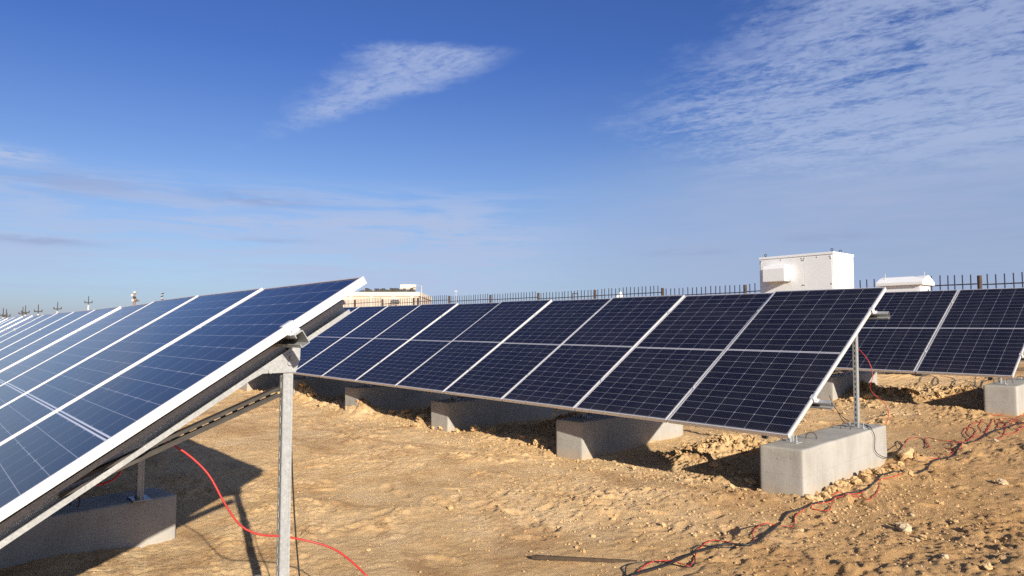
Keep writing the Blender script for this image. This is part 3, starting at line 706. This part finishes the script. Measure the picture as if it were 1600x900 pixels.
bm = bmesh.new(); obox(bm, Vector((hx1 + .03, -.03, hz0 + .03)), X_, Y_, Z_, .02, .03, .07); link('latch', mesh_of('latch', bm, M['pale_metal']), cab)
bm = bmesh.new(); obox(bm, Vector((wx1 + .011, .80, wz - .60)), X_, Y_, Z_, .022, .03, .09); link('door_handle', mesh_of('door_handle', bm, M['pale_metal']), cab)
for ex, ey in ((wx0 + .12, .08), (wx1 - .06, .08), (wx1 - .08, .55), (wx0 + .12, .95)):
    bm = bmesh.new(); cyl(bm, (ex, ey, wz), (ex, ey, wz + .03), .014, None, 8)
    tube(bm, [Vector((ex + .028 * math.cos(t), ey, wz + .052 + .028 * math.sin(t))) for t in np.linspace(0, 2 * math.pi, 13)], .008, 6)
    link('lifting_eye', mesh_of('lifting_eye', bm, M['dark_metal'], True), cab)
kz = gz(-3, WY)
kio = thing('electrical_kiosk', 'low white electrical kiosk with an overhanging roof beside the tall cabinet', 'electrical kiosk', (-3.05, WY, kz))
kt = 1.955 - kz; kx0, kx1 = -.46, .46
bm = bmesh.new(); box(bm, kx0 + .055, kx1 - .07, .06, .62, .1, kt - .20); link('kiosk_body', mesh_of('kiosk_body', bm, M['white'], False, .006, 2), kio)
bm = bmesh.new(); prof = [(0, -.20), (0, -.135), (.10, -.09), (.26, -.015), (.34, 0), (.42, -.015), (.58, -.09), (.68, -.135), (.68, -.20)]
prism(bm, [Vector((kx0, y, kt + z)) for y, z in prof], X_ * (kx1 - kx0)); link('kiosk_roof', mesh_of('kiosk_roof', bm, M['white'], False, .006, 2), kio)
bm = bmesh.new(); box(bm, kx0 + .1, kx1 - .11, .1, .58, -.2, .0995); link('plinth', mesh_of('plinth', bm, M['dark_metal']), kio)
bm = bmesh.new(); box(bm, kx0 + .09, kx1 - .11, .055, .0595, .16, kt - .30); link('kiosk_door', mesh_of('kiosk_door', bm, M['white'], False, .0015, 1), kio)
for q in ((kx0 + .12, .2), (kx1 - .03, .2)):
    bm = bmesh.new(); cyl(bm, (q[0], q[1], kt - .05), (q[0], q[1], kt + .07), .008, None, 8); link('lifting_eye', mesh_of('lifting_eye', bm, M['pale_metal']), kio)
bm = bmesh.new(); cyl(bm, (kx1 - .07, .3, kt - .36), (kx1 - .05, .3, kt - .36), .028, None, 12); cyl(bm, (kx1 - .07, .48, kt - .30), (kx1 - .05, .48, kt - .30), .018, None, 12)
link('socket', mesh_of('socket', bm, M['black_hole']), kio)

# ------------------------------------------------------------------ far things
def ray_xy(px, dist):
    """the place DIST metres from the viewpoint in the direction of the photograph's column PX (its real position there)"""
    f, fw, rt = 1092.35, Vector((-.756, .652, 0)).normalized(), Vector((.653, .758, 0)).normalized()
    d = (fw + rt * ((px - 800) / f)).normalized()
    return Vector((CAM.x, CAM.y, 0)) + d * dist
FWD = Vector((-.7574, .6530, 0)).normalized(); RGT = Vector((.6530, .7574, 0)).normalized()
BD = 58.0
def bpt(px): return Vector((CAM.x, CAM.y, 0)) + FWD * BD + RGT * ((px - 800) / 1092.35 * BD)
def bz(py): return CAM.z + (516.5 - py) / 1092.35 * BD
pa, pb = bpt(438), bpt(654)
bl = (pb - pa).length; gzb = .35; roof = bz(456) - gzb
bld = thing('flat_roofed_building', 'long beige flat roofed building far beyond the fence with clutter on its roof', 'building', (pa.x, pa.y, gzb), (0, 0, math.atan2(RGT.y, RGT.x)))
bm = bmesh.new(); box(bm, 0, bl, 0, 9, -.8, roof - .33); link('wall', mesh_of('wall', bm, M['render']), bld)
bm = bmesh.new(); box(bm, -.08, bl + .08, -.10, 9.1, roof - .3295, roof); link('parapet', mesh_of('parapet', bm, M['render_pale']), bld)
for px in (548, 580, 614, 643):
    x = (px - 438) / 1092.35 * BD; bm = bmesh.new(); box(bm, x - .14, x + .14, -.06, -.0005, -.5, roof - .335); link('pilaster', mesh_of('pilaster', bm, M['render_pale']), bld)
x = (653 - 438) / 1092.35 * BD; bm = bmesh.new(); cyl(bm, (x, -.13, 0), (x, -.13, roof - .5), .06, None, 8); link('drain_pipe', mesh_of('drain_pipe', bm, M['dark_metal']), bld)
x = (619 - 438) / 1092.35 * BD; bm = bmesh.new(); box(bm, x - .32, x + .30, -.30, -.07, roof - .90, roof - .58); link('air_conditioner', mesh_of('air_conditioner', bm, M['pale_metal'], False, .02, 1), bld)
bm = bmesh.new()
for q, w_ in ((.0, .5), (-.18, .8), (-.36, .7)): box(bm, x - w_ / 2 + q * .4, x + w_ / 2 + q * .3, -.40, -.352, roof - .72 + q * .7, roof - .66 + q * .7)
link('bracket', mesh_of('bracket', bm, M['dark_metal']), bld)
x = (636 - 438) / 1092.35 * BD; bm = bmesh.new(); cyl(bm, (x - .75, 1.2, roof + .46), (x + .55, 1.2, roof + .46), .27, None, 16)
tag(link('roof_tank', mesh_of('roof_tank', bm, M['render_pale'], False), None, (pa.x, pa.y, gzb), (0, 0, math.atan2(RGT.y, RGT.x))), 'pale horizontal cylinder tank on the roof of the beige building', 'tank')
bm = bmesh.new(); rr = random.Random(4)
for px in range(560, 646, 3):
    x = (px - 438) / 1092.35 * BD; h = rr.uniform(.06, .40); box(bm, x - .1, x + .1, .6, .9 + rr.uniform(0, .5), roof, roof + h)
tag(link('roof_pipework', mesh_of('roof_pipework', bm, M['dark_metal']), None, (pa.x, pa.y, gzb), (0, 0, math.atan2(RGT.y, RGT.x))), 'dark jumble of low pipework under the tank on the beige roof', 'pipework')
bm = bmesh.new(); x0 = (646 - 438) / 1092.35 * BD; x1 = (657 - 438) / 1092.35 * BD
tube(bm, [Vector((x0, .5, roof + .62)), Vector((x1, .5, roof + .56)), Vector((x1 + .01, .5, -.4))], .028, 6)
tag(link('pipe_gantry', mesh_of('pipe_gantry', bm, M['pale_metal']), None, (pa.x, pa.y, gzb), (0, 0, math.atan2(RGT.y, RGT.x))), 'thin pipe frame rising beside the end of the beige building', 'pipe frame')
for px, w_, h_ in ((444, .28, .22), (449, .34, .16)):
    x = (px - 438) / 1092.35 * BD; bm = bmesh.new(); box(bm, x - w_ / 2, x + w_ / 2, .4, 1.0, roof, roof + h_ * 1.6)
    tag(link('roof_box', mesh_of('roof_box', bm, M['dark_metal'], False, .03, 1), None, (pa.x, pa.y, gzb), (0, 0, math.atan2(RGT.y, RGT.x))),
        'tiny dark roof box poking above the top edge of the nearest array' if px == 444 else 'tiny dark roof box just beside another above the nearest array', 'roof box')
def power_pole(label, px, top_py, dist, s=1.0):
    p = ray_xy(px, dist); dep = (p - Vector((CAM.x, CAM.y, 0))).dot(FWD)
    top = CAM.z + (516.5 - top_py) / 1092.35 * dep; g = .6; h = top - g
    t = thing('power_pole', label, 'power pole', (p.x, p.y, g), (0, 0, math.atan2(RGT.y, RGT.x)), 'power line poles on the horizon')
    k = dist / 174
    bm = bmesh.new(); cyl(bm, (0, 0, -1), (0, 0, h - 1.9 * k), .26 * k, .17 * k, 10); link('pole', mesh_of('pole', bm, M['pole_concrete'], True), t)
    bm = bmesh.new(); cyl(bm, (0, 0, h - 1.9 * k), (0, 0, h), .10 * k, .07 * k, 8); link('spike', mesh_of('spike', bm, M['dark_metal']), t)
    bm = bmesh.new(); box(bm, -.8 * k, .8 * k, -.08, .08, h - 1.55 * k, h - 1.36 * k); link('crossarm', mesh_of('crossarm', bm, M['dark_metal']), t)
    for sx in (-.78, .78):
        bm = bmesh.new(); cyl(bm, (sx * k, 0, h - 1.36 * k), (sx * k, 0, h - 1.02 * k), .11 * k, .07 * k, 8); link('insulator', mesh_of('insulator', bm, M['dark_metal']), t)
power_pole('tallest power pole with one crossarm above the nearest array', 137.5, 462, 174)
power_pole('power pole next along from the tallest one', 89.5, 471.5, 213)
power_pole('power pole third along in the line on the horizon', 59.5, 475.5, 229)
power_pole('front pole of the close pair fourth along on the horizon', 39.5, 477, 250)
power_pole('rear pole of the close pair fourth along on the horizon', 35.5, 479, 262)
power_pole('taller of the two farthest power poles on the horizon', 5, 481, 280)
power_pole('shorter of the two farthest power poles on the horizon', 10, 482.5, 296)
# floodlight mast
p = ray_xy(209, 100); dep = (p - Vector((CAM.x, CAM.y, 0))).dot(FWD)
zz = lambda py: CAM.z + (516.5 - py) / 1092.35 * dep - .3
mast = thing('equipment_mast', 'stubby reddish mast carrying antenna drums above the nearest array', 'mast', (p.x, p.y, .3), (0, 0, math.atan2(RGT.y, RGT.x)))
bm = bmesh.new(); cyl(bm, (0, 0, -.5), (0, 0, zz(468)), .16, .16, 10); cyl(bm, (0, 0, zz(468)), (0, 0, zz(458)), .10, .10, 10); link('pole', mesh_of('pole', bm, M['tan_paint'], True), mast)
for dx, py, r_, mt in ((-.14, 461, .15, 'pale_metal'), (.10, 464.5, .15, 'dark_metal'), (.16, 456.5, .15, 'pale_metal'), (.30, 468, .15, 'tan_paint'), (-.05, 469, .16, 'pale_metal')):
    bm = bmesh.new(); cyl(bm, (dx, -.30, zz(py)), (dx, .02, zz(py)), r_, r_ * .85, 14); link('antenna_drum', mesh_of('antenna_drum', bm, M['pole_concrete' if mt == 'pale_metal' else mt]), mast)
bm = bmesh.new(); tube(bm, [Vector((.1, 0, zz(470))), Vector((.55, 0, zz(470.5))), Vector((.62, 0, zz(468.5)))], .05, 6); link('bracket', mesh_of('bracket', bm, M['dark_metal'], True), mast)
p = ray_xy(253, 110); dep = (p - Vector((CAM.x, CAM.y, 0))).dot(FWD)
m2 = thing('floodlight_mast', 'slim floodlight mast with two small heads above the nearest array', 'floodlight mast', (p.x, p.y, .3), (0, 0, math.atan2(RGT.y, RGT.x)))
bm = bmesh.new(); cyl(bm, (-.12, 0, -.5), (-.12, 0, zz(457)), .045, .04, 8); link('pole', mesh_of('pole', bm, M['pale_metal'], True), m2)
for dx, py in ((.06, 458.3), (-.02, 462.5), (.0, 468)):
    bm = bmesh.new(); obox(bm, Vector((dx, -.1, zz(py))), (X_ + Z_ * .25).normalized(), Y_, (Z_ - X_ * .25).normalized(), .34, .2, .13); link('lamp_head', mesh_of('lamp_head', bm, M['dark_metal'], False, .02, 1), m2)
# small things beyond the fence
def far_base(px, D):
    p = ray_xy(px, D); dep = (p - Vector((CAM.x, CAM.y, 0))).dot(FWD); return p, lambda py: CAM.z + (516.5 - py) / 1092.35 * dep
p, zf = far_base(967.5, 60)
bm = bmesh.new(); hw = .24; zt, zb = zf(455), .1
vs = [bm.verts.new((sx * hw * 1.3, sy * hw * 1.3, zf(463.5))) for sx, sy in ((-1, -1), (1, -1), (1, 1), (-1, 1))]; ap = bm.verts.new((.12, 0, zt))
for i in range(4): bm.faces.new((vs[i], vs[(i + 1) % 4], ap))
bm.faces.new(vs[::-1]); box(bm, -hw, hw, -hw, hw, zb, zf(463.6))
tag(link('canvas_shelter', mesh_of('canvas_shelter', bm, M['white']), None, (p.x, p.y, 0), (0, 0, math.atan2(RGT.y, RGT.x))), 'small white peaked shelter just showing through the fence', 'shelter')
p, zf = far_base(898.5, 45)
bm = bmesh.new(); hw = .16
for s in (-1, 1): box(bm, s * hw - .035, s * hw + .035, -.04, .04, 0, zf(457.5))
box(bm, -hw + .0355, hw - .0355, -.04, .04, zf(459), zf(457.5))
tag(link('pipe_hoop', mesh_of('pipe_hoop', bm, M['dark_metal']), None, (p.x, p.y, 0), (0, 0, math.atan2(RGT.y, RGT.x))), 'dark square topped pipe frame standing just behind the fence', 'pipe frame')
p, zf = far_base(712, 60)
t = thing('lamp_post', 'thin distant lamp post sticking up above the fence', 'lamp post', (p.x, p.y, 0), (0, 0, math.atan2(RGT.y, RGT.x)))
bm = bmesh.new(); cyl(bm, (0, 0, -.3), (0, 0, zf(455)), .03, .025, 8); link('pole', mesh_of('pole', bm, M['pale_metal'], True), t)
bm = bmesh.new(); box(bm, -.12, .12, -.06, .06, zf(455), zf(454)); link('lamp_head', mesh_of('lamp_head', bm, M['pale_metal']), t)

# ------------------------------------------------------------------ sky
world = bpy.data.worlds.new('World'); scene.world = world; world.use_nodes = True
nt = world.node_tree; V.nt = nt; bg = nt.nodes['Background']
sky = nt.nodes.new('ShaderNodeTexSky'); sky.sky_type = 'NISHITA'; sky.sun_disc = False
sky.sun_elevation = math.asin(SUN.z); sky.sun_rotation = math.atan2(SUN.x, SUN.y)
sky.air_density = 1.0; sky.dust_density = 0.6; sky.ozone_density = 2.2
hs = nt.nodes.new('ShaderNodeHueSaturation'); hs.inputs['Saturation'].default_value = 1.0; hs.inputs['Value'].default_value = 1.0
nt.links.new(sky.outputs[0], hs.inputs['Color'])
gen = nt.nodes.new('ShaderNodeTexCoord').outputs['Generated']
sp = nt.nodes.new('ShaderNodeSeparateXYZ'); nt.links.new(gen, sp.inputs[0])
dx, dy, dz = (V(sp.outputs[i]) for i in range(3))
DEG = 57.29578
az = V.op('ARCTAN2', dx, dy) * DEG
el = V.op('ARCSINE', dz) * DEG
zc = dz.max(0.0) + 0.06
plane = combine(dx / zc, dy / zc)              # a high flat layer of cloud seen from below
warp = noise(plane, 1.4, 4, .55)
def rot_plane(ang, sx, sy):
    r = nt.nodes.new('ShaderNodeMapping'); r.inputs['Rotation'].default_value = (0, 0, R(-ang)); nt.links.new(plane, r.inputs[0])
    m = nt.nodes.new('ShaderNodeMapping'); m.inputs['Scale'].default_value = (sx, sy, 1)
    nt.links.new(r.outputs[0], m.inputs[0]); return m.outputs[0]
ripple = noise(rot_plane(12, 11, 19), 1.0, 7, .64, .8)
grain = noise(rot_plane(10, 26, 38), 1.0, 5, .65, .5)
patch = noise(rot_plane(14, 2.3, 4.6), 1.0, 5, .6, .4)
n1 = noise(combine(az * .35, el * .9), 1.0, 4, .6) - .5
# feathered patch of cloud
feather = smooth(-.2, .7, 22.7 - el + n1 * 1.2) * smooth(-.4, 1.2, el - (az + 65.0) * .34 - 16.0 + n1 * 2.0) * smooth(-1.5, 4.0, az - (el - 16.0) * 1.0 + 68.0 + n1 * 6.0) * smooth(-47.5, -54.0, az + n1 * 4.0)
c_feather = feather * smooth(.22, .60, ripple * .55 + grain * .45) * .66
# broad ripple cloud
edge = az + n1 * 12.0 + 44.0 - (el - 16.5).abs() * 1.5
broad = smooth(-1.0, 13.0, edge) * smooth(9.5, 14.0, el + n1 * 2.5)
c_broad = broad * smooth(.41, .60, patch * .42 + ripple * .32 + grain * .26 + smooth(-38, -14, az) * .055) * .64
veil_n = noise(combine(az * .05, el * .25), 1.0, 4, .55)
c_veil = smooth(17.0, 8.5, el + n1 * 2.0 - (az + 30.0) * .10) * smooth(-56, -30, az + n1 * 6.0) * (veil_n * .9 + .26 + (patch - .5) * .5)
# low drawn-out streaks
streak = noise(combine(az * .10, el * 1.05), 1.0, 6, .62, .35)
c_low = smooth(.38, .60, streak) * smooth(2.5, 5.0, el) * smooth(12.5, 9.5, el) * smooth(-40, -54, az) * .62
def blob(a, e, sa, se, k=1.0):
    q = ((az - a) / sa); w = ((el - e + n1 * .5) / se)
    return ((q * q + w * w) * -1.0).exp() * k
c_small = blob(-86.5, 11.6, 3.2, .5, 1.3) + blob(-57, 3.2, 9.0, 2.6, .75) + blob(-55, 7.6, 4.0, .9, .6) + blob(-69, 8.4, 6.0, .6, .5) + blob(-62.5, 8.6, 3.2, .28, .4) + blob(-56, 8.7, 3.0, .45, .35) + blob(-51, 4.6, 2.4, .25, .35) + blob(-83, 3.0, 6, .18, .45) + blob(-50, 7.2, 7, 1.6, .28)
c_small = c_small * smooth(.3, .55, noise(combine(az * .5, el * 2.6), 1.0, 5, .6))
shade = blob(-69.5, 10.1, 4.2, .5, .75) + blob(-81.5, 10.2, 4.5, .8, .55) + blob(-83.5, 6.1, 3.5, .33, .7) + blob(-25.0, 7.0, 2.6, .30, .6) + blob(-35.0, 6.2, 3.2, .28, .45) + blob(-68, 7.0, 3.0, .2, .4)
shade = shade * smooth(.32, .55, noise(combine(az * .3, el * 1.6), 1.0, 5, .6))
SKYK = 1.0
white = (4.85, 5.8, 8.2); lilac = (4.05, 4.95, 7.3); grey = (2.9, 3.5, 5.8)
tint = ramp(el / 90.0, [(0.0, (.66, .74, 1.24)), (.03, (.72, .82, 1.22)), (.06, (.84, .88, 1.16)), (.125, (.85, .94, 1.26)), (.24, (.49, .69, 1.28)), (1.0, (.42, .58, 1.05))])
c = mixc(1.0, hs.outputs[0], tint, 'MULTIPLY')
c = mixc(c_veil.min(1.0), c, lilac)
c = mixc((c_low + c_small).min(.8), c, white)
c = mixc(c_feather.max(c_broad).min(.85), c, white)
c = mixc((shade * .7).min(.8), c, grey)
nt.links.new(c, bg.inputs['Color'])
bg.inputs['Strength'].default_value = 0.055

sun = bpy.data.lights.new('sun', 'SUN'); sun.energy = 4.95; sun.angle = R(.53); sun.color = (1.0, .90, .76)
so = bpy.data.objects.new('sun', sun); COL.objects.link(so); so.rotation_euler = SUN.to_track_quat('Z', 'Y').to_euler(); so.location = (20, -10, 20)

# ------------------------------------------------------------------ camera
cam = bpy.data.cameras.new('camera'); cam.sensor_width = 36; cam.lens = 1092.35 / 1600 * 36; cam.clip_start = .05; cam.clip_end = 8000
co = bpy.data.objects.new('camera', cam); COL.objects.link(co); scene.camera = co
yaw, pit = .8595, .06112
fw = Vector((-math.sin(yaw) * math.cos(pit), math.cos(yaw) * math.cos(pit), math.sin(pit)))
rt = Vector((math.cos(yaw), math.sin(yaw), 0)); up = rt.cross(fw)
co.matrix_world = Matrix(((rt.x, up.x, -fw.x, CAM.x), (rt.y, up.y, -fw.y, CAM.y), (rt.z, up.z, -fw.z, CAM.z), (0, 0, 0, 1)))

vs_ = scene.view_settings
scene.display_settings.display_device = 'sRGB'
vs_.view_transform = 'Standard'; vs_.look = 'None'; vs_.exposure = 0.75; vs_.gamma = 1.0; vs_.use_curve_mapping = False
scene.cycles.use_denoising = False
scene.cycles.max_bounces = 5; scene.cycles.sample_clamp_indirect = 4.0
world.cycles.sampling_method = 'MANUAL'; world.cycles.sample_map_resolution = 1024
